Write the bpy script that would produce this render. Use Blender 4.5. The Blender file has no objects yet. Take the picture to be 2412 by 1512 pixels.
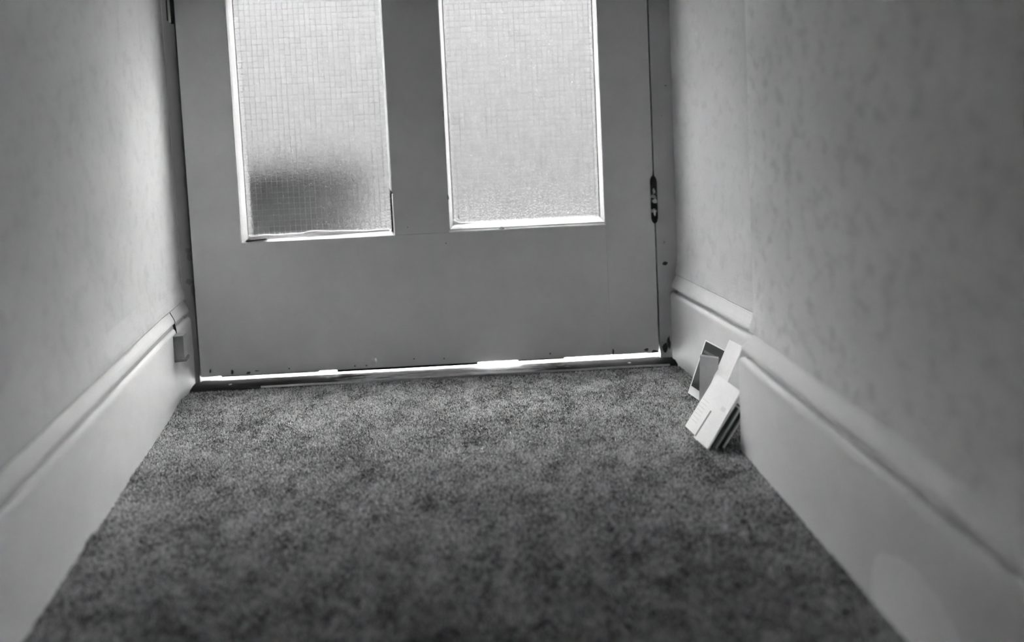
import bpy, bmesh, math, random
import numpy as np
from mathutils import Vector, Matrix, noise

random.seed(7)
rng = np.random.default_rng(7)
SC = bpy.context.scene
COL = SC.collection

# ------------------------------------------------------------------ camera
cam_d = bpy.data.cameras.new('camera')
cam = bpy.data.objects.new('camera', cam_d)
COL.objects.link(cam)
RT = Vector((0.99859199, -0.02625351, -0.04609552))
UP = Vector((0.04753995, 0.05734674, 0.99722179))
FW = Vector((0.02353714, 0.99800907, -0.05851409))
CAM = Vector((0.13308881, -1.30331516, 0.44504873))
cam.matrix_world = Matrix(((RT.x, UP.x, -FW.x, CAM.x), (RT.y, UP.y, -FW.y, CAM.y),
                           (RT.z, UP.z, -FW.z, CAM.z), (0, 0, 0, 1)))
cam_d.sensor_fit = 'HORIZONTAL'
cam_d.sensor_width = 36.0
cam_d.lens = 1700.0 / 2412.0 * 36.0
cam_d.shift_y = -(756.0 - 392.33) / 2412.0
cam_d.clip_start = 0.02
cam_d.dof.use_dof = True
cam_d.dof.focus_distance = 1.15
cam_d.dof.aperture_fstop = 1.6
SC.camera = cam

# ------------------------------------------------------------------ daylight and exposure
world = bpy.data.worlds.new('overcast_sky')
SC.world = world
world.use_nodes = True
wb = world.node_tree.nodes['Background']
wb.inputs['Color'].default_value = (1, 1, 1, 1)
wb.inputs['Strength'].default_value = 125.0
SC.view_settings.view_transform = 'Standard'
SC.view_settings.look = 'None'
SC.view_settings.gamma = 1.0
SC.view_settings.exposure = -0.20
SC.view_settings.use_curve_mapping = False
SC.cycles.use_denoising = True
SC.cycles.max_bounces = 16
SC.cycles.diffuse_bounces = 8
SC.cycles.sample_clamp_indirect = 0.0

# ------------------------------------------------------------------ plan of the place (metres)
T = 0.016                      # skirting thickness by the door
TL, TR = 0.011, 0.019          # left skirting, near right skirting
XL, SL = -0.4366, -0.1841      # skirting face of the left wall: x = XL + SL*y
XR, SR = 0.4257, -0.0464       # near right wall
XQ, SQ = 0.4427, -0.1393       # right wall between the corner and the door
DW = 0.419                     # half door width
YC = -0.378                    # the corner of the near right wall
CEIL = 2.45
YB = -1.02                     # the passage opens into the hall here

# ------------------------------------------------------------------ material helpers
def new_mat(name):
    m = bpy.data.materials.new(name)
    m.use_nodes = True
    nt = m.node_tree
    b = nt.nodes['Principled BSDF']
    return m, nt, b

def nd(nt, typ, **kw):
    n = nt.nodes.new(typ)
    for k, v in kw.items():
        if k in n.inputs:
            n.inputs[k].default_value = v
        else:
            setattr(n, k, v)
    return n

def grey(v):
    return (v, v, v, 1.0)

def ramp(nt, src, stops):
    r = nt.nodes.new('ShaderNodeValToRGB')
    while len(r.color_ramp.elements) < len(stops):
        r.color_ramp.elements.new(0.5)
    for e, (p, v) in zip(r.color_ramp.elements, stops):
        e.position = p
        e.color = grey(v)
    nt.links.new(src, r.inputs[0])
    return r.outputs[0]

def mix(nt, a, b, fac, mode='MIX'):
    m = nt.nodes.new('ShaderNodeMix')
    m.data_type = 'RGBA'
    m.blend_type = mode
    for sock, val in ((m.inputs[0], fac), (m.inputs[6], a), (m.inputs[7], b)):
        if isinstance(val, (int, float)):
            sock.default_value = val if sock.type == 'VALUE' else grey(val)
        else:
            nt.links.new(val, sock)
    return m.outputs[2]

def coords(nt, scale=(1, 1, 1), rot=(0, 0, 0)):
    tc = nt.nodes.new('ShaderNodeTexCoord')
    mp = nt.nodes.new('ShaderNodeMapping')
    mp.inputs['Scale'].default_value = scale
    mp.inputs['Rotation'].default_value = rot
    nt.links.new(tc.outputs['Object'], mp.inputs['Vector'])
    return mp.outputs[0]

def noise_tex(nt, vec, scale, detail=3.0, rough=0.5):
    n = nd(nt, 'ShaderNodeTexNoise', Scale=scale, Detail=detail, Roughness=rough)
    nt.links.new(vec, n.inputs['Vector'])
    return n.outputs['Fac']

def bump(nt, b, height, strength, dist, prev=None):
    n = nd(nt, 'ShaderNodeBump', Strength=strength, Distance=dist)
    nt.links.new(height, n.inputs['Height'])
    if prev is not None:
        nt.links.new(prev, n.inputs['Normal'])
    nt.links.new(n.outputs[0], b.inputs['Normal'])
    return n.outputs[0]

def plain(name, v, rough=0.6, metal=0.0, spec=0.5, var=0.10):
    m, nt, b = new_mat(name)
    vec = coords(nt)
    f = noise_tex(nt, vec, 180, 3)
    c = ramp(nt, f, [(0.3, v * (1 - var)), (0.7, min(1, v * (1 + 0.7 * var)))])
    nt.links.new(c, b.inputs['Base Color'])
    b.inputs['Roughness'].default_value = rough
    b.inputs['Metallic'].default_value = metal
    b.inputs['Specular IOR Level'].default_value = spec
    return m

M = {}
# walls: matt emulsion over lumpy lining paper
def wall_mat(name, v, lump, mott=0.92, freq=60):
    m, nt, b = new_mat(name)
    vec = coords(nt)
    big = noise_tex(nt, vec, 9, 4, 0.55)
    mid = noise_tex(nt, vec, freq, 3, 0.55)
    fine = noise_tex(nt, vec, 420, 2, 0.5)
    c1 = ramp(nt, big, [(0.3, v * 0.9), (0.7, v)])
    c2 = ramp(nt, mid, [(0.30, mott), (0.50, 1.0)])
    c = mix(nt, c1, c2, 1.0, 'MULTIPLY')
    nt.links.new(c, b.inputs['Base Color'])
    b.inputs['Roughness'].default_value = 0.75
    b.inputs['Specular IOR Level'].default_value = 0.25
    p = bump(nt, b, mid, lump, 0.004)
    bump(nt, b, fine, 0.25, 0.0008, p)
    return m
M['wall'] = wall_mat('wall_emulsion', 0.86, 0.35, 0.83, 52)
M['wall_smooth'] = wall_mat('wall_emulsion_smooth', 0.71, 0.15, 0.90, 45)
M['hall'] = wall_mat('hall_dark_absorber', 0.12, 0.2)  # unseen hall made dark so little light bounces back into the passage
M['ceiling'] = plain('ceiling_white', 0.8, 0.9)

# gloss paint on skirting, with dirt in small chips
def gloss_paint(name, v, rough, spots=0.0, spot_scale=60, patch=None):
    m, nt, b = new_mat(name)
    vec = coords(nt)
    f = noise_tex(nt, vec, 14, 4, 0.6)
    c = ramp(nt, f, [(0.25, v * 0.9), (0.75, v)])
    fine = noise_tex(nt, vec, 300, 2)
    if spots > 0:
        s = noise_tex(nt, vec, spot_scale, 5, 0.65)
        k = ramp(nt, s, [(max(0.0, spots - 0.03), 1.0), (spots, 0.0)])
        c = mix(nt, c, 0.05, k)
    if patch is not None:
        # a repainted oval on the board: lighter, with a ragged rim
        cen, rad = patch
        sub = nd(nt, 'ShaderNodeVectorMath', operation='SUBTRACT')
        nt.links.new(vec, sub.inputs[0]); sub.inputs[1].default_value = cen
        wob = nd(nt, 'ShaderNodeTexNoise', Scale=70.0, Detail=4.0)
        nt.links.new(vec, wob.inputs['Vector'])
        wv = nd(nt, 'ShaderNodeVectorMath', operation='SCALE'); wv.inputs['Scale'].default_value = 0.012
        nt.links.new(wob.outputs['Color'], wv.inputs[0])
        add = nd(nt, 'ShaderNodeVectorMath', operation='ADD')
        nt.links.new(sub.outputs[0], add.inputs[0]); nt.links.new(wv.outputs[0], add.inputs[1])
        dv = nd(nt, 'ShaderNodeVectorMath', operation='DIVIDE')
        nt.links.new(add.outputs[0], dv.inputs[0]); dv.inputs[1].default_value = rad
        ln = nd(nt, 'ShaderNodeVectorMath', operation='LENGTH')
        nt.links.new(dv.outputs[0], ln.inputs[0])
        k = ramp(nt, ln.outputs['Value'], [(0.93, 1.0), (0.99, 0.0)])
        c = mix(nt, c, min(1, v * 1.12), k)
    nt.links.new(c, b.inputs['Base Color'])
    b.inputs['Roughness'].default_value = rough
    bump(nt, b, fine, 0.3, 0.0006)
    return m
M['skirting'] = gloss_paint('skirting_gloss', 0.79, 0.58)
M['skirting_right'] = gloss_paint('skirting_gloss_patched', 0.86, 0.55,
                                  patch=((0.459, -0.735, 0.022), (0.08, 0.066, 0.052)))
M['door'] = gloss_paint('door_gloss', 0.72, 0.38)
M['bead'] = gloss_paint('bead_gloss', 0.72, 0.35)
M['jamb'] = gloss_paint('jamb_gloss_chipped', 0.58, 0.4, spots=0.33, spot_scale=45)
M['jamb_dark'] = gloss_paint('jamb_stained_shaded', 0.09, 0.45, spots=0.36, spot_scale=45)  # stain plus the shade of the corner, put into one dark base colour
M['crack'] = plain('dark_crack', 0.03, 0.9)
M['chip'] = plain('bare_chip', 0.06, 0.8)
M['rubber'] = plain('black_rubber', 0.015, 0.9, 0.0, 0.1)
M['strip_grey'] = plain('grey_draught_strip', 0.35, 0.6)
M['stone'] = plain('pale_doorstep', 0.82, 0.9)
M['path'] = plain('dark_paving', 0.05, 0.9)  # kept dark so the panes look less bright
M['render'] = plain('sky_block_dark', 0.046, 0.95)
M['outer'] = plain('outer_bead_darkened', 0.03, 0.8)  # dark tone hides the sky-lit fringe round the panes
M['facade'] = plain('rendered_facade', 0.35, 0.95)
M['planter'] = plain('dark_planter', 0.016, 0.9, 0.0, 0.0)
M['soil'] = plain('soil', 0.010, 0.95, 0.0, 0.0)
M['paper'] = plain('white_paper', 0.93, 0.6, var=0.02)
M['paper_grey'] = plain('grey_paper', 0.68, 0.6, var=0.04)
M['paper_pale'] = plain('pale_card', 0.80, 0.5, var=0.03)
M['print_dark'] = plain('dark_print', 0.05, 0.35)
M['print_mid'] = plain('mid_print', 0.16, 0.4)
M['block'] = plain('painted_block', 0.26, 0.5)
M['screw'] = plain('dull_screw', 0.35, 0.4, 0.8)

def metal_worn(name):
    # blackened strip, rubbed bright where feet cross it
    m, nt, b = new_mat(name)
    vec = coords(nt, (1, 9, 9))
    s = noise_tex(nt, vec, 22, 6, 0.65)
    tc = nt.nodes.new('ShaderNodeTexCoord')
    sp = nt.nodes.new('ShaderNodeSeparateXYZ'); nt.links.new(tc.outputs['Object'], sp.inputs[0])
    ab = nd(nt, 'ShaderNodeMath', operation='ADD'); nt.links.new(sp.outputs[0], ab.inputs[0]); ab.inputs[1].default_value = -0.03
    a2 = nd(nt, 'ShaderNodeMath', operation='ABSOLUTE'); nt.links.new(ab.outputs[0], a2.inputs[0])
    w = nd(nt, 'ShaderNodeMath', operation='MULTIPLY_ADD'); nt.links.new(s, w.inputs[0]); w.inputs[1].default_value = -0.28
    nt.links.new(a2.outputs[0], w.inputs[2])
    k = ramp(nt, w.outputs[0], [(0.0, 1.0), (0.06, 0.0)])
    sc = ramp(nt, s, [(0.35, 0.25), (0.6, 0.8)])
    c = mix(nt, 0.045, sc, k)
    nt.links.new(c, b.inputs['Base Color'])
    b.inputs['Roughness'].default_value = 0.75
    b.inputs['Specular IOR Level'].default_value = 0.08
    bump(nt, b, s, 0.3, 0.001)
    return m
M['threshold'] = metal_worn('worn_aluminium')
M['lip'] = plain('bright_lip', 0.6, 0.4, 0.5)

def hinge_mat():
    m, nt, b = new_mat('painted_over_iron')
    vec = coords(nt)
    s = noise_tex(nt, vec, 55, 3, 0.5)
    k = ramp(nt, s, [(0.56, 0.0), (0.60, 1.0)])
    c = mix(nt, 0.018, 0.5, k)
    nt.links.new(c, b.inputs['Base Color'])
    b.inputs['Roughness'].default_value = 0.5
    return m
M['hinge'] = hinge_mat()

def glass_mat():
    m, nt, b = new_mat('textured_glass')
    nt.nodes.remove(b)
    out = nt.nodes['Material Output']
    g = nd(nt, 'ShaderNodeBsdfGlass', distribution='BECKMANN', Roughness=0.15, IOR=1.45)
    g.inputs['Color'].default_value = grey(0.86)
    vec = coords(nt)
    st = noise_tex(nt, vec, 430, 2, 0.6)
    bp = nd(nt, 'ShaderNodeBump', Strength=0.8, Distance=0.0011)
    nt.links.new(st, bp.inputs['Height'])
    nt.links.new(bp.outputs[0], g.inputs['Normal'])
    nt.links.new(g.outputs[0], out.inputs['Surface'])
    return m
M['glass'] = glass_mat()

def ridge_mat():
    m, nt, b = new_mat('glass_ridge')
    nt.nodes.remove(b)
    out = nt.nodes['Material Output']
    t = nd(nt, 'ShaderNodeBsdfTranslucent'); t.inputs['Color'].default_value = grey(0.55)
    d = nd(nt, 'ShaderNodeBsdfDiffuse'); d.inputs['Color'].default_value = grey(0.5)
    x = nd(nt, 'ShaderNodeMixShader'); x.inputs[0].default_value = 0.3
    vec = coords(nt); f = noise_tex(nt, vec, 200)
    c = ramp(nt, f, [(0.3, 0.08), (0.7, 0.20)]); nt.links.new(c, t.inputs['Color'])
    nt.links.new(t.outputs[0], x.inputs[1]); nt.links.new(d.outputs[0], x.inputs[2])
    nt.links.new(x.outputs[0], out.inputs['Surface'])
    return m
M['ridge'] = ridge_mat()

def carpet_mat():
    m, nt, b = new_mat('carpet_pile')
    at = nd(nt, 'ShaderNodeAttribute'); at.attribute_name = 'tone'
    vec = coords(nt)
    big = noise_tex(nt, vec, 7, 4, 0.6)
    sh = ramp(nt, big, [(0.3, 0.82), (0.7, 1.1)])
    c = ramp(nt, at.outputs['Fac'], [(0.0, 0.075), (0.5, 0.38), (1.0, 0.76)])
    c2 = mix(nt, c, sh, 1.0, 'MULTIPLY')
    nt.links.new(c2, b.inputs['Base Color'])
    b.inputs['Roughness'].default_value = 0.95
    b.inputs['Specular IOR Level'].default_value = 0.1
    return m
M['carpet'] = carpet_mat()

def backing_mat():
    m, nt, b = new_mat('carpet_backing')
    vec = coords(nt)
    f = noise_tex(nt, vec, 330, 3, 0.6)
    c = ramp(nt, f, [(0.35, 0.10), (0.65, 0.34)])
    nt.links.new(c, b.inputs['Base Color'])
    b.inputs['Roughness'].default_value = 0.95
    bump(nt, b, f, 0.8, 0.003)
    return m
M['backing'] = backing_mat()

# ------------------------------------------------------------------ mesh helpers
def link(name, verts, faces, mat, parent=None, smooth=False):
    me = bpy.data.meshes.new(name)
    me.from_pydata([tuple(v) for v in verts], [], faces)
    bm = bmesh.new(); bm.from_mesh(me)
    bmesh.ops.recalc_face_normals(bm, faces=bm.faces)
    bm.to_mesh(me); bm.free()
    o = bpy.data.objects.new(name, me)
    COL.objects.link(o)
    if mat:
        me.materials.append(mat)
    if parent is not None:
        o.parent = parent
        o.matrix_parent_inverse = Matrix()
        # parents that carry a location: keep world place
        o.location = -parent_world(parent)
    if smooth:
        for p in me.polygons:
            p.use_smooth = True
    return o

def parent_world(p):
    v = Vector((0, 0, 0))
    while p is not None:
        v += p.location
        p = p.parent
    return v

def tag(o, label=None, cat=None, group=None, kind=None):
    if label: o['label'] = label
    if cat: o['category'] = cat
    if group: o['group'] = group
    if kind: o['kind'] = kind
    return o

def empty(name, loc=(0, 0, 0), **kw):
    o = bpy.data.objects.new(name, None)
    o.empty_display_size = 0.02
    o.location = loc
    COL.objects.link(o)
    return tag(o, **kw)

BOXF = [(0, 1, 2, 3), (4, 7, 6, 5), (0, 4, 5, 1), (1, 5, 6, 2), (2, 6, 7, 3), (3, 7, 4, 0)]
def box(name, lo, hi, mat, parent=None, bev=0.0, seg=2):
    (a, b, c), (d, e, f) = lo, hi
    v = [(a, b, c), (d, b, c), (d, e, c), (a, e, c), (a, b, f), (d, b, f), (d, e, f), (a, e, f)]
    o = link(name, v, BOXF, mat, parent)
    if bev > 0:
        bevel(o, bev, seg)
    return o

def bevel(o, w, seg=2):
    bm = bmesh.new(); bm.from_mesh(o.data)
    bmesh.ops.bevel(bm, geom=list(bm.edges), offset=w, segments=seg, profile=0.5, affect='EDGES')
    bm.to_mesh(o.data); bm.free()
    for p in o.data.polygons:
        p.use_smooth = False

def prism(name, prof, axis_pts, mat, parent=None, smooth=False):
    """profile of 3-D offsets swept between two points"""
    n = len(prof)
    vs, fs = [], []
    for P in axis_pts:
        for q in prof:
            vs.append(Vector(P) + Vector(q))
    for s in range(len(axis_pts) - 1):
        for i in range(n):
            j = (i + 1) % n
            fs.append((s * n + i, s * n + j, (s + 1) * n + j, (s + 1) * n + i))
    fs.append(tuple(range(n)))
    fs.append(tuple(range((len(axis_pts) - 1) * n, len(axis_pts) * n)))
    return link(name, vs, fs, mat, parent, smooth)

def sweep(name, prof, path, mat, parent=None, step=None, wob=None):
    """profile (n, z), n = distance into the passage, along a plan polyline of the wall face,
    the passage lying to the left of the walking direction; corners are mitred"""
    P = [Vector((x, y)) for x, y in path]
    pts = []
    for i in range(len(P)):
        d0 = (P[i] - P[i - 1]).normalized() if i > 0 else None
        d1 = (P[i + 1] - P[i]).normalized() if i < len(P) - 1 else None
        n0 = Vector((-d0.y, d0.x)) if d0 else None
        n1 = Vector((-d1.y, d1.x)) if d1 else None
        if n0 is None: m = n1
        elif n1 is None: m = n0
        else:
            m = (n0 + n1); m = m / (1 + n0.dot(n1))
        pts.append((P[i], m))
        if step and i < len(P) - 1:
            L = (P[i + 1] - P[i]).length
            k = max(1, int(L / step))
            for q in range(1, k):
                pts.append((P[i].lerp(P[i + 1], q / k), n1))
    npf = len(prof)
    vs, fs = [], []
    for p, m in pts:
        for n, z in prof:
            dn = dz = 0.0
            if wob: dn, dz = wob(n, z, p)
            q = p + m * (n + dn)
            vs.append((q.x, q.y, z + dz))
    for s in range(len(pts) - 1):
        for i in range(npf):
            j = (i + 1) % npf
            fs.append((s * npf + i, s * npf + j, (s + 1) * npf + j, (s + 1) * npf + i))
    fs.append(tuple(range(npf)))
    fs.append(tuple(range((len(pts) - 1) * npf, len(pts) * npf)))
    return link(name, vs, fs, mat, parent)

def lathe(name, prof, origin, mat, parent=None, seg=20, axis='z', smooth=True):
    vs, fs = [], []
    o = Vector(origin)
    n = len(prof)
    for k in range(seg):
        a = 2 * math.pi * k / seg
        for r, h in prof:
            v = Vector((r * math.cos(a), r * math.sin(a), h))
            if axis == 'y': v = Vector((v.x, -v.z, v.y))
            vs.append(o + v)
    for k in range(seg):
        k2 = (k + 1) % seg
        for i in range(n - 1):
            fs.append((k * n + i, k2 * n + i, k2 * n + i + 1, k * n + i + 1))
    fs.append(tuple(k * n for k in range(seg)))
    fs.append(tuple(k * n + n - 1 for k in range(seg)))
    return link(name, vs, fs, mat, parent, smooth)

def xl(y): return XL + SL * y
def xr(y): return XR + SR * y
def xq(y): return XQ + SQ * y

# ------------------------------------------------------------------ the setting: walls, floor, ceiling
WALLP = [(-0.10, -0.03), (0.0, -0.03), (0.0, 0.1535), (0.0050, 0.1588), (0.0044, 0.1650), (0.0026, 0.1740),
         (0.0010, 0.1850), (0.0, 0.200), (0.0, CEIL), (-0.10, CEIL)]
def wall_wob(n, z, p):
    if 0 <= n and 0.15 < z < 0.19:
        k = noise.noise(Vector((p.x * 6, p.y * 22, 3.1)))
        k2 = noise.noise(Vector((p.x * 6, p.y * 70, 8.1)))
        return (0.0010 * k, 0.0016 * k + 0.0008 * k2)
    return (0, 0)

tag(sweep('wall_left', WALLP, [(xl(0) - 0.0045, -0.0015), (xl(-0.13) - TL + 0.0012, -0.13), (xl(YB) - TL, YB), (-1.3, YB - 0.001)], M['wall_smooth'], step=0.02, wob=wall_wob),
    'pale painted left wall of the passage, bulging over the skirting', kind='structure')
tag(sweep('wall_right', WALLP, [(1.3, YB - 0.10), (xr(YB - 0.10) + TR, YB - 0.10), (xr(YC) + TR, YC), (xr(YC) + TR + 0.16, YC)],
          M['wall'], step=0.02, wob=wall_wob),
    'lumpy papered near right wall ending in a corner', kind='structure')
tag(sweep('wall_right_recess', WALLP, [(xq(YC) + T, YC + 0.0005), (xq(0) + T, -0.0015)], M['wall_smooth'], step=0.02, wob=wall_wob),
    'bright short wall between the right corner and the door', kind='structure')
tag(box('wall_front', (-0.62, 0.0, 2.06), (0.62, 0.11, CEIL), M['wall_smooth']),
    'pale wall above the door frame', kind='structure')
tag(box('wall_back', (-1.4, -3.6, -0.03), (1.4, -3.5, CEIL), M['hall']), 'unseen far end wall of the hall, darkened to cut bounce light', kind='structure')
tag(box('wall_hall_left', (-1.4, -3.5, -0.03), (-1.3, YB + 0.12, CEIL), M['hall']), 'unseen left side wall of the hall, darkened to cut bounce light', kind='structure')
tag(box('wall_hall_right', (1.3, -3.5, -0.03), (1.4, YB + 0.03, CEIL), M['hall']), 'unseen right side wall of the hall, darkened to cut bounce light', kind='structure')
tag(box('ceiling', (-1.4, -3.6, CEIL), (1.4, 0.11, CEIL + 0.1), M['ceiling']), 'white ceiling over the passage', kind='structure')
tag(box('floor', (-1.4, -3.6, -0.10), (1.4, -0.036, -0.003), M['backing']), 'dark floor boards under the carpet', kind='structure')

SKIRT = [(0, -0.003), (T, -0.003), (T, 0.1150), (0.0159, 0.1180), (0.0154, 0.1208), (0.0142, 0.1232), (0.0124, 0.1250), (0.0104, 0.1256), (0.0092, 0.1250),
         (0.0078, 0.1228), (0.0050, 0.1220), (0.0028, 0.1236), (0.0018, 0.1275), (0.0030, 0.1315), (0.0090, 0.1328), (0.0122, 0.1334), (0.0134, 0.1344), (0.0138, 0.1362), (0.0132, 0.1392),
         (0.0112, 0.1435), (0.0080, 0.1490), (0.0054, 0.1540), (0.0044, 0.1566), (0.0022, 0.1578), (0, 0.1578)]
def skirt_wob(n, z, p):
    if z > 0.12 and n > 0.001:
        return (0.0004 * noise.noise(Vector((p.x * 20, p.y * 60, z * 50))), 0.0005 * noise.noise(Vector((p.x * 9, p.y * 40, 1.7))))
    return (0, 0)
YJ = -0.084      # the joint in the left skirting moulding
def thick(t): return [(n * t / T, z) for n, z in SKIRT]
bl = sweep('baseboard_left', SKIRT, [(xl(-0.003) - T + 0.0070, -0.003), (xl(-0.09) - T + 0.0012, -0.09), (xl(-0.25) - T, -0.25), (xl(YB) - T, YB)], M['skirting'], step=0.02, wob=skirt_wob)
tag(bl, 'white moulded skirting board along the left wall', kind='structure')
tag(sweep('baseboard_right', thick(TR), [(xr(YB - 0.09) + TR, YB - 0.09), (xr(-0.391) + TR, -0.391), (xr(-0.391) + TR + 0.03, -0.391)],
          M['skirting_right'], step=0.02, wob=skirt_wob),
    'white moulded skirting board of the near right wall with a repainted oval', kind='structure')
tag(sweep('baseboard_right_recess', SKIRT, [(xq(YC + 0.012) + T, YC + 0.012), (xq(0) + T, -0.003)], M['skirting'], step=0.02, wob=skirt_wob),
    'white moulded skirting board between the mail and the door', kind='structure')

# open mitre joint in the left moulding: a dark sliver let into the profile
def joint(y):
    prof = [(n, z) for n, z in [(0.0158, 0.1180), (0.0152, 0.1245), (0.0140, 0.1300)] + SKIRT[16:24]]
    m = len(prof)
    vs, fs = [], []
    for off in (0.0011, -0.003):
        for n, z in prof:
            for dy in (-0.0009, 0.0009):
                yy = y + dy + (z - 0.12) * 0.12
                vs.append((xl(yy) - T + n + off + 0.0014, yy, z + (0.0003 if off > 0 else 0)))
    for i in range(m - 1):
        a, b = 2 * i, 2 * m + 2 * i
        fs += [(a, a + 1, a + 3, a + 2), (b, b + 1, b + 3, b + 2), (a, a + 2, b + 2, b), (a + 1, a + 3, b + 3, b + 1)]
    fs += [(0, 1, 2 * m + 1, 2 * m), (2 * m - 2, 2 * m - 1, 4 * m - 1, 4 * m - 2)]
    return link('joint_crack', vs, fs, M['crack'], bl)
joint(YJ)

# ------------------------------------------------------------------ carpet (pile)
LIP = -0.037
def build_carpet():
    pts = []
    def fill(y0, y1, s, xa, xb):
        ys = np.arange(y0, y1, s)
        for y in ys:
            a, b = xa(y), xb(y)
            n = int((b - a) / s)
            x = a + (np.arange(n) + 0.5) * s + rng.uniform(-0.45, 0.45, n) * s
            yy = y + rng.uniform(-0.45, 0.45, n) * s
            pts.append(np.stack([x, yy, np.full(n, s)], 1))
    right = lambda y: (xr(y) if y < -0.371 else xq(y)) - 0.0005
    fill(-0.80, LIP - 0.001, 0.0022, lambda y: xl(y) + 0.0005, right)
    fill(-1.02, -0.80, 0.0055, lambda y: xl(y) + 0.0005, right)
    P = np.concatenate(pts)
    P = P[P[:, 1] < LIP - 0.0004]
    n = len(P)
    s = P[:, 2]
    g3 = np.array([noise.noise(Vector((x * 22, y * 22, 9.3))) for x, y in P[:, :2]])
    tone = rng.normal(0.5, 0.26, n)
    # clumps of like yarn
    g = np.array([noise.noise(Vector((x * 140, y * 140, 0.3))) for x, y in P[:, :2]])
    g2 = np.array([noise.noise(Vector((x * 45, y * 45, 5.3))) for x, y in P[:, :2]])
    tone = np.clip(tone + 0.20 * g + 0.28 * g2 + 0.22 * g3, 0, 1)
    h = 0.0022 + s * rng.uniform(-0.15, 0.45, n) + 0.0006 * g2
    # pile pushed up against the left board
    dl = P[:, 0] - (XL + SL * P[:, 1])
    wav = np.array([max(0.0, noise.noise(Vector((0.2, y * 17, 2.7))) + 0.1) for y in P[:, 1]])
    h = h + np.where(dl < 0.008, 0.011 * wav * (1 - np.clip(dl / 0.008, 0, 1)), 0)
    a0 = rng.uniform(0, 2 * math.pi, n)
    r = s * rng.uniform(0.75, 1.05, n)
    lean = rng.normal(0, 0.22, (n, 2)) * s[:, None]
    V = np.zeros((n, 4, 3), np.float32)
    for k in range(3):
        V[:, k, 0] = P[:, 0] + r * np.cos(a0 + k * 2.0944)
        V[:, k, 1] = P[:, 1] + r * np.sin(a0 + k * 2.0944)
        V[:, k, 2] = -0.0034
    V[:, 3, 0] = P[:, 0] + lean[:, 0]
    V[:, 3, 1] = P[:, 1] + lean[:, 1]
    V[:, 3, 2] = -0.0030 + h
    lo_x = XL + SL * V[:, :, 1] + 0.0002
    V[:, :, 0] = np.maximum(V[:, :, 0], lo_x)
    V[:, :, 1] = np.minimum(V[:, :, 1], LIP - 0.0002)
    tri = np.array([[0, 1, 3], [1, 2, 3], [2, 0, 3]])
    F = (np.arange(n)[:, None, None] * 4 + tri[None]).reshape(-1, 3).astype(np.int32)
    me = bpy.data.meshes.new('carpet')
    me.vertices.add(n * 4); me.vertices.foreach_set('co', V.reshape(-1))
    me.loops.add(len(F) * 3); me.loops.foreach_set('vertex_index', F.reshape(-1))
    me.polygons.add(len(F)); me.polygons.foreach_set('loop_start', np.arange(len(F), dtype=np.int32) * 3)
    at = me.attributes.new('tone', 'FLOAT', 'POINT')
    at.data.foreach_set('value', np.repeat(tone.astype(np.float32), 4))
    me.update(calc_edges=True); me.validate()
    me.materials.append(M['carpet'])
    o = bpy.data.objects.new('carpet', me)
    COL.objects.link(o)
    return o
tag(build_carpet(), 'short speckled grey carpet covering the passage floor', 'carpet', kind='stuff')

# ------------------------------------------------------------------ door frame
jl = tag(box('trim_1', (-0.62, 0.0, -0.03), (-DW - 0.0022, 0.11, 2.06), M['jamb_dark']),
         'chipped, stained door jamb beside the left wall, its shade put into the colour', kind='structure')
jr = tag(box('trim_2', (DW + 0.0028, 0.0, -0.03), (0.62, 0.11, 2.06), M['jamb']),
         'painted door jamb beside the right wall with the hinge', kind='structure')
tag(box('trim_3', (-DW - 0.0022, 0.0, 1.995), (DW + 0.0028, 0.11, 2.06), M['jamb']), 'painted head of the door frame', kind='structure')
box('stop_bead', (-DW - 0.0022, 0.046, -0.03), (-DW + 0.013, 0.075, 1.995), M['jamb'], jl)
box('stop_bead', (DW - 0.013, 0.046, -0.03), (DW + 0.0028, 0.075, 1.995), M['jamb'], jr)

# ------------------------------------------------------------------ door
DT = 0.044
ZB = 0.012
door = empty('door_1', (0, 0, 0), label='grey painted door with two textured glass panes, ended low to limit the light', kind='structure')
PB1, PB2, PTOP = 0.2515, 0.2575, 0.76  # pane tops set low, out of view, to shorten the reach of the light
A1, B1, A2, B2 = -0.3317, -0.0530, 0.0439, 0.3304
g = 0.0002
def dbox(name, lo, hi, mat=None, bev=0.0):
    return box(name, lo, hi, mat or M['door'], door, bev, 2)
dbox('stile', (-DW, 0, ZB), (A1, DT, 1.99))
dbox('stile', (B2, 0, ZB), (DW, DT, 1.99))
dbox('muntin', (B1, 0, 0.2545), (A2, DT, PTOP))
rail = dbox('bottom_rail', (A1, 0.0, ZB), (B2 - 0.0005, DT, 0.2541))
rail.name = 'bottom_rail'
dbox('added_lock_rail', (A1 + g, 0, PTOP + g), (B2 - g, DT, 0.98))
dbox('added_upper_panel', (A1 + g, 0.010, 0.98 + g), (B2 - g, DT - 0.010, 1.87 - g))  # unseen solid upper door with its rail, added to block light above the panes
dbox('top_rail', (A1 + g, 0, 1.87), (B2 - g, DT, 1.99))
# shallow packing where the left opening dips a little below the muntin foot
GY0, GY1 = 0.016, 0.020

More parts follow.
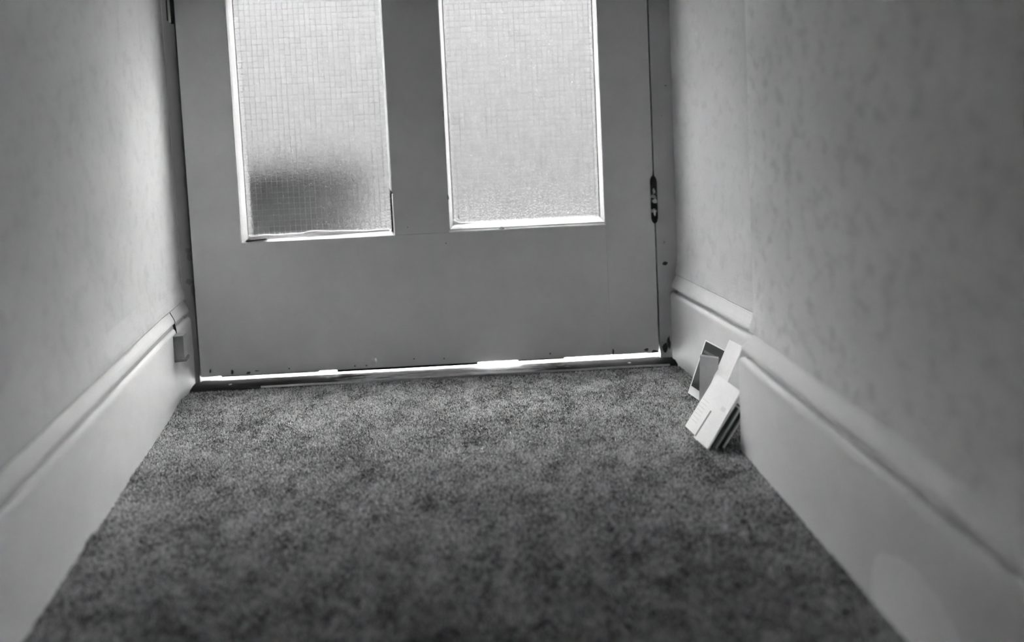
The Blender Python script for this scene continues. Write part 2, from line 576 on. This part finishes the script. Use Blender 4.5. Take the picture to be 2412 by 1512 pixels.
def beads(a, b, z0, z1, side):
    """mitred glazing beads round a pane, sloping from the door face to the glass"""
    w = 0.0085
    def strip(name, p, q, inward, wd=w, y0=0.0012, y1=GY0, mat=M['bead'], slack=0.0):
        p, q = Vector(p), Vector(q)
        d = (q - p).normalized()
        i = Vector(inward)
        prof = [(0, y0), (0.0022, y0 - 0.0006), (wd * 0.55, y0 + 0.003), (wd, y1 - 0.004), (wd, y1), (0, y1)]
        vs = []
        for end, P in ((0, p), (1, q)):
            for n, y in prof:
                v = P + i * n
                v.y = y
                v += d * (n if end == 0 else -n) * (1 - slack)
                vs.append(v)
        m = len(prof)
        fs = [(k, (k + 1) % m, m + (k + 1) % m, m + k) for k in range(m)] + [tuple(range(m)), tuple(range(m, 2 * m))]
        o = link(name, vs, fs, mat, door)
        return o
    if side == 'left':
        strip('glazing_bead', (a, 0, z1), (a, 0, z0 - 0.001), (1, 0, 0), 0.0085)
        # the bottom bead has sprung a little at its left end
        strip('glazing_bead', (a + 0.004, 0, z0 - 0.0038), (b - 0.001, 0, z0), (0, 0, 1), 0.0095)
        strip('glazing_bead', (b, 0, z1), (b, 0, 0.3315), (-1, 0, 0), 0.008)
        strip('glazing_bead', (b + 0.0012, 0, 0.3300), (b + 0.0012, 0, z0 + 0.001), (-1, 0, 0), 0.0055, slack=0.7)
    else:
        strip('glazing_bead', (a, 0, z1), (a, 0, z0), (1, 0, 0), 0.0075)
        strip('glazing_bead', (a, 0, z0), (b, 0, z0), (0, 0, 1), 0.0095)
        strip('glazing_bead', (b, 0, z1), (b, 0, z0), (-1, 0, 0), 0.0075)
    strip('glazing_bead', (a, 0, z1), (b, 0, z1), (0, 0, -1))
    # outer beads, coloured dark to stop a bright fringe at the glass edge
    for nm, lo, hi in (('outer_bead', (a, GY1 + 0.0005, z0), (a + 0.009, DT - 0.002, z1)),
                       ('outer_bead', (b - 0.009, GY1 + 0.0005, z0), (b, DT - 0.002, z1)),
                       ('outer_bead', (a + 0.009, GY1 + 0.0005, z0), (b - 0.009, DT - 0.002, z0 + 0.009)),
                       ('outer_bead', (a + 0.009, GY1 + 0.0005, z1 - 0.009), (b - 0.009, DT - 0.002, z1))):
        box(nm, lo, hi, M['outer'], door)

def pane(a, b, z0, z1, lab):
    o = box('pane', (a + 0.001, GY0 + 0.0006, z0 + 0.001), (b - 0.001, GY1, z1 - 0.001), M['glass'], door)
    o['label'] = lab
    vs, fs = [], []
    def bar(lo, hi):
        k = len(vs)
        (x0, y0, zz0), (x1, y1, zz1) = lo, hi
        vs.extend([(x0, y0, zz0), (x1, y0, zz0), (x1, y1, zz0), (x0, y1, zz0), (x0, y0, zz1), (x1, y0, zz1), (x1, y1, zz1), (x0, y1, zz1)])
        fs.extend([tuple(k + q for q in f) for f in BOXF])
    y0, y1 = GY0 + 0.0001, GY0 + 0.0005
    x = a + 0.009
    while x < b - 0.008:
        bar((x - 0.00022, y0, z0 + 0.003), (x + 0.00022, y1, z1 - 0.003)); x += 0.0097
    z = z0 + 0.007
    while z < z1 - 0.006:
        bar((a + 0.003, y0 - 0.00005, z - 0.00020), (b - 0.003, y1 - 0.00005, z + 0.00020)); z += 0.0103
    r = link('pressed_grid', vs, fs, M['ridge'], o)
    r['kind'] = 'stuff'
    return o
beads(A1, B1, PB1, PTOP, 'left')
beads(A2, B2, PB2, PTOP, 'right')
pane(A1, B1, PB1, PTOP, 'left textured pane with a dark shape behind it')
pane(A2, B2, PB2, PTOP, 'right textured pane, evenly bright')

# open black slot over the sprung end of the left pane's bottom bead
prism('bead_gap', [(0, 0, 0), (0, 0.006, 0), (0, 0.006, 0.0028), (0, 0, 0.0028)],
      [(A1 + 0.0095, 0.0018, PB1 + 0.0035), (A1 + 0.045, 0.0028, PB1 + 0.0055)], M['crack'], door)
# putty smears along the glass foot
def putty(pts, y):
    vs, fs = [], []
    n = len(pts)
    for x, za, zb in pts:
        vs += [(x, y, za), (x, y, zb), (x, y + 0.003, zb), (x, y + 0.003, za)]
    for i in range(n - 1):
        a = 4 * i
        fs += [(a + k, a + (k + 1) % 4, a + 4 + (k + 1) % 4, a + 4 + k) for k in range(4)]
    fs += [(0, 1, 2, 3), (4 * n - 4, 4 * n - 3, 4 * n - 2, 4 * n - 1)]
    return link('putty_smear', vs, fs, M['paper'], door)
pp = []
for k in range(33):
    x = A1 + 0.010 + k * 0.0080
    pp.append((x, PB1 + 0.008, PB1 + 0.0115 + 0.0022 * (0.5 + noise.noise(Vector((x * 40, 0.4, 0)))) + 0.0035 * math.exp(-((x + 0.195) / 0.03) ** 2)))
putty(pp, GY0 - 0.0036)
pp = []
for k in range(12):
    x = A2 + 0.008 + k * 0.0045
    pp.append((x, PB2 + 0.008, PB2 + 0.0105 + 0.006 * math.exp(-k / 2.2) + 0.0025 * max(0, noise.noise(Vector((x * 90, 2.4, 0))))))
putty(pp, GY0 - 0.0036)


# blobs of paint and holes
def blot(name, x, z, rx, rz, mat, parent, y=0.0, depth=0.0006, n=9, seed=0):
    rr = random.Random(seed)
    vs = []
    for dy in (-depth, 0.0002):
        rr.seed(seed)
        for k in range(n):
            a = 2 * math.pi * k / n
            q = rr.uniform(0.7, 1.25)
            vs.append((x + rx * q * math.cos(a), y + dy, z + rz * q * math.sin(a)))
    fs = [tuple(range(n)), tuple(range(n, 2 * n))] + [(k, (k + 1) % n, n + (k + 1) % n, n + k) for k in range(n)]
    return link(name, vs, fs, mat, parent)
for k, (x, z) in enumerate([(-0.2594, 0.0195), (-0.1399, 0.0176), (-0.1191, 0.0173), (-0.0318, 0.0251), (0.0232, 0.0229), (0.2182, 0.0210)]):
    blot('nail_hole', x, z, 0.0014, 0.0014, M['crack'], door, 0.0, 0.0003, 8, k)
for k, (x, z, rx, rz) in enumerate([(-0.3625, 0.0185, 0.0022, 0.004), (-0.333, 0.0155, 0.004, 0.0022), (-0.318, 0.0185, 0.004, 0.001),
                                    (-0.402, 0.022, 0.0012, 0.004), (0.3345, 0.018, 0.0016, 0.006), (0.396, 0.0185, 0.004, 0.003),
                                    (0.411, 0.015, 0.006, 0.003), (0.0375, 0.2350, 0.0012, 0.0010), (-0.030, 0.268, 0.001, 0.001)]):
    blot('paint_chip', x, z, rx, rz, M['chip'], door, 0.0, 0.0003, 9, 20 + k)
blot('paint_chip', A2 + 0.0185, PB2 + 0.0225, 0.0013, 0.0030, M['chip'], door, GY0 - 0.0002, 0.0003, 9, 77)
blot('paint_chip', A2 + 0.0020, 0.318, 0.0012, 0.0050, M['chip'], door, 0.0, 0.0010, 9, 78)
blot('paint_chip', A2 + 0.0010, 0.470, 0.0008, 0.0080, M['chip'], door, 0.0, 0.0010, 9, 79)
blot('paint_drip', 0.1400, PB2 + 0.0005, 0.005, 0.0028, M['bead'], door, 0.0, 0.0028, 9, 5)

# draught strips nailed under the door
for xa, xb, zt, m, lab in ((-0.3835, -0.2067, 0.0086, 'strip_grey', 'pale grey draught strip'), (-0.1735, 0.0842, 0.0068, 'rubber', None), (0.1583, 0.2444, 0.0085, 'rubber', None)):
    o = box('draught_strip', (xa, 0.003, zt), (xb, 0.012, ZB + 0.001), M[m], door)
    if lab: o['label'] = lab

# hinge on the right edge
hx, hz0, hz1 = 0.4195, 0.2525, 0.3395
h = (hz1 - hz0)
hg = lathe('hinge', [(0.0018, hz0), (0.0048, hz0 + 0.004), (0.0062, hz0 + 0.010), (0.0062, hz0 + 0.024), (0.0055, hz0 + 0.0245),
                     (0.0062, hz0 + 0.025), (0.0062, hz0 + 0.041), (0.0055, hz0 + 0.0415), (0.0062, hz0 + 0.042), (0.0062, hz1 - 0.010),
                     (0.0050, hz1 - 0.004), (0.0018, hz1)], (hx, -0.0012, 0), M['hinge'], door, 18)
hg['label'] = 'dark hinge knuckle spotted with old paint'
for dz in (0.012, 0.052):
    blot('paint_spot', hx - 0.001, hz0 + dz + 0.008, 0.0022, 0.0055, M['bead'], hg, -0.0068, 0.0006, 9, int(dz * 1000))
blot('paint_spot', hx + 0.0005, hz0 + 0.042, 0.0042, 0.0045, M['bead'], hg, -0.0066, 0.0008, 9, 91)
# keep of the old rim latch high on the left edge
kp = box('latch_keep', (-0.4325, -0.003, 0.649), (-0.4205, 0.0, 0.80), M['hinge'], door, 0.0008)
kp['label'] = 'dark metal keep with a pale raised rib'
box('keep_rib', (-0.4285, -0.0065, 0.651), (-0.4245, -0.003, 0.80), M['bead'], kp, 0.001)

# dark scars on the jambs
for k, (x, z, rx, rz) in enumerate([(-0.4255, 0.245, 0.005, 0.005), (-0.4245, 0.232, 0.0045, 0.006), (-0.4270, 0.188, 0.006, 0.007), (-0.4225, 0.172, 0.003, 0.012),
                                    (-0.4225, 0.44, 0.0016, 0.020), (-0.4235, 0.37, 0.0012, 0.012), (-0.4220, 0.52, 0.0014, 0.014)]):
    blot('scar', x, z, rx, rz, M['chip'], jl, 0.0, 0.0003, 11, 40 + k)
for k, (x, z, rx, rz) in enumerate([(0.4365, 0.178, 0.005, 0.003), (0.431, 0.020, 0.005, 0.010), (0.438, 0.030, 0.003, 0.012)]):
    blot('scar', x, z, rx, rz, M['chip'], jr, 0.0, 0.0003, 11, 60 + k)

# ------------------------------------------------------------------ threshold
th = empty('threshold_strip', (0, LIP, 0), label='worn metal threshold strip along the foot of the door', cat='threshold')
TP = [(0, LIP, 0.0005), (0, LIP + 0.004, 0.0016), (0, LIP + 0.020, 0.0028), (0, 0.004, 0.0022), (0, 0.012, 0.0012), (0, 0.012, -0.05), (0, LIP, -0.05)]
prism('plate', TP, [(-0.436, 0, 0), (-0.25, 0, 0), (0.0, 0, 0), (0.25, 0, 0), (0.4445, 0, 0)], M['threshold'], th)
prism('lip_edge', [(0, LIP - 0.0012, -0.0005), (0, LIP - 0.0006, 0.0022), (0, LIP + 0.0012, 0.0026), (0, LIP + 0.0012, -0.0005)],
      [(-0.30, 0, 0), (0.43, 0, 0)], M['lip'], th)
for x in (-0.36, -0.12, 0.12, 0.36):
    lathe('screw_head', [(0.0032, 0.0015), (0.0030, 0.0027), (0.0010, 0.0030)], (x, LIP + 0.018, 0), M['screw'], th, 12)

# ------------------------------------------------------------------ outside
tag(box('trim_4', (-0.75, 0.0125, -0.16), (0.75, 0.62, -0.06), M['stone'], None, 0.006), 'pale stone doorstep outside the door', kind='structure')
tag(box('floor_outside', (-6, 0.0125, -0.30), (6, 9, -0.165), M['path']), 'paving outside the door, kept dark to dim the panes', kind='structure')

for nm, lo, hi, lab in (('wall_facade_left', (-6, 0.0, -0.30), (-0.62, 0.11, 5.0), 'outer wall of the house left of the frame'),
                        ('wall_facade_right', (0.62, 0.0, -0.30), (6, 0.11, 5.0), 'outer wall of the house right of the frame'),
                        ('wall_facade_top', (-0.62, 0.0, CEIL + 0.1), (0.62, 0.11, 5.0), 'outer wall of the house above the ceiling')):
    tag(box(nm, lo, hi, M['facade']), lab, kind='structure')
tag(box('wall_sky_block', (-6, 1.9, -0.165), (6, 2.1, 2.6), M['render'], None, 0.01), 'added dark wall facing the door outside, blocking the low sky', kind='structure')  # added wall; its height and dark tone shape the light through the glass

pl = empty('planter', (-0.335, 0.36, -0.06), label='dark planter standing outside behind the left pane', cat='planter')
lathe('pot', [(0.095, -0.06), (0.12, 0.10), (0.168, 0.325), (0.178, 0.330), (0.178, 0.370), (0.166, 0.375), (0.160, 0.355), (0.0, 0.353)],
      (-0.335, 0.36, 0), M['planter'], pl, 40)
lathe('soil', [(0.0, 0.3535), (0.158, 0.357), (0.10, 0.382), (0.0, 0.392)], (-0.335, 0.36, 0), M['soil'], pl, 24)

# ------------------------------------------------------------------ block on the left skirting
bk = empty('skirting_block', (xl(-0.1), -0.10, 0.078), label='small grey block fixed to the left skirting below the moulding joint', cat='block')
def wallbox(name, y0, y1, n0, n1, z0, z1, mat, parent, bev=0.0):
    d = Vector((SL, 1, 0)).normalized(); nrm = Vector((1, -SL, 0)).normalized()
    vs = []
    for z in (z0, z1):
        for (y, n) in ((y0, n0), (y0, n1), (y1, n1), (y1, n0)):
            vs.append(Vector((xl(y), y, z)) + nrm * n)
    o = link(name, vs, BOXF, mat, parent)
    if bev: bevel(o, bev, 2)
    return o
wallbox('block', -0.106, -0.085, 0.0, 0.017, 0.0795, 0.1185, M['block'], bk, 0.0008)
wallbox('foot', -0.107, -0.084, 0.0, 0.020, 0.0745, 0.0800, M['block'], bk, 0.0008)

# ------------------------------------------------------------------ post left leaning in the corner
U0 = Vector((0.583, 0.088, 0.808)).normalized()
def leaf(name, A, B, up, height, thick, mat, parent=None, away=None):
    """flat rectangular piece standing on edge A-B, leaning along up, thickness away from the viewer side"""
    A, B = Vector(A), Vector(B)
    a = (B - A)
    up = (up - a * (up.dot(a) / a.length_squared)).normalized()
    n = up.cross(a.normalized())
    if n.x < 0: n = -n
    C_, D_ = B + up * height, A + up * height
    vs = [A, B, C_, D_] + [p + n * thick for p in (A, B, C_, D_)]
    fs = [(0, 1, 2, 3), (4, 7, 6, 5), (0, 4, 5, 1), (1, 5, 6, 2), (2, 6, 7, 3), (3, 7, 4, 0)]
    return link(name, vs, fs, mat, parent), (A, a, up, n)

def overlay(name, fr, s0, s1, t0, t1, mat, parent, lift=0.0004, wid=None, hgt=None, skew=0.0):
    A, a, up, n = fr
    pts = []
    for l in (-lift, 0.0002):
        for s, t in ((s0, t0), (s1, t0), (s1 + skew, t1), (s0 + skew, t1)):
            pts.append(A + a * s + up * t + n * l)
    return link(name, pts, BOXF, mat, parent)
FZ = 0.0010
# front envelopes
e1 = empty('envelope', (0.3936, -0.334, FZ), label='white envelope at the front of the mail leaning in the corner', cat='envelope')
_, fr = leaf('envelope_body', (0.3895, -0.3332, FZ), (0.3982, -0.3714, FZ), U0, 0.0885, 0.0009, M['paper'], e1)
overlay('printed_bar', fr, 0.04, 0.10, 0.003, 0.044, M['print_mid'], e1, 0.0002, skew=0.06)
overlay('postmark', fr, 0.55, 0.80, 0.052, 0.058, M['paper_pale'], e1, 0.0002)
e2 = empty('envelope', (0.3885, -0.295, FZ), label='white envelope half covered by the front one, its foot nearer the door', cat='envelope')
_, fr = leaf('envelope_body', (0.3882, -0.2952, FZ), (0.4002, -0.3700, FZ), U0, 0.0870, 0.0009, M['paper'], e2)
for k in range(7):
    overlay('print_line', fr, 0.04, 0.28, 0.014 + k * 0.0055, 0.0146 + k * 0.0055, M['paper_grey'], e2, 0.0002)
# bundle behind them, seen on end
for k, (dx, th_, mt, lab, nm) in enumerate([(0.0040, 0.0030, 'print_mid', 'dark booklet directly behind the white envelopes', 'booklet'),
                                   (0.0090, 0.0024, 'paper_grey', 'mid-grey booklet in the middle of the leaning mail', 'booklet'),
                                   (0.0130, 0.0040, 'print_dark', 'black booklet behind the grey one in the leaning mail', 'booklet'),
                                   (0.0195, 0.0020, 'paper', 'thin white card at the back of the bundle by the corner', 'card')]):
    o, fr = leaf(nm, (0.3882 + dx + 0.001, -0.300, FZ), (0.4002 + dx, -0.3702, FZ), U0, 0.0640 - 0.10 * dx, th_, M[mt])
    tag(o, lab, nm)
# tall pale card and grey leaflet
o, fr = leaf('card', (0.4113, -0.2713, FZ), (0.4195, -0.3050, FZ), Vector((0.456, 0.111, 0.883)), 0.1249, 0.0012, M['paper'])
tag(o, 'tall pale card standing highest in the mail by the corner', 'card')
lf = empty('leaflet', (0.408, -0.262, FZ), label='grey leaflet with a white top edge in front of the dark brochure', cat='leaflet')
o, fr = leaf('sheet', (0.4190, -0.2585, FZ), (0.4420, -0.2740, FZ), Vector((0.12, 0.10, 0.985)), 0.0880, 0.0008, M['paper_grey'], lf)
overlay('top_edge', fr, 0.0, 1.0, 0.0855, 0.0875, M['paper'], lf, 0.0006)
# dark brochure with a white border
br = empty('brochure', (0.4257, -0.172, FZ), label='dark printed brochure with white border leaning on the skirting', cat='brochure')
o, fr = leaf('cover', (0.4257, -0.1721, FZ), (0.4400, -0.2290, FZ), Vector((0.373, 0.099, 0.922)), 0.0893, 0.0020, M['paper'], br)
overlay('printed_photo', fr, 0.06, 0.97, 0.013, 0.0875, M['print_dark'], br)
overlay('printed_band', fr, 0.12, 0.90, 0.070, 0.074, M['print_mid'], br, 0.0006)
overlay('printed_band', fr, 0.20, 0.80, 0.060, 0.063, M['print_mid'], br, 0.0006)
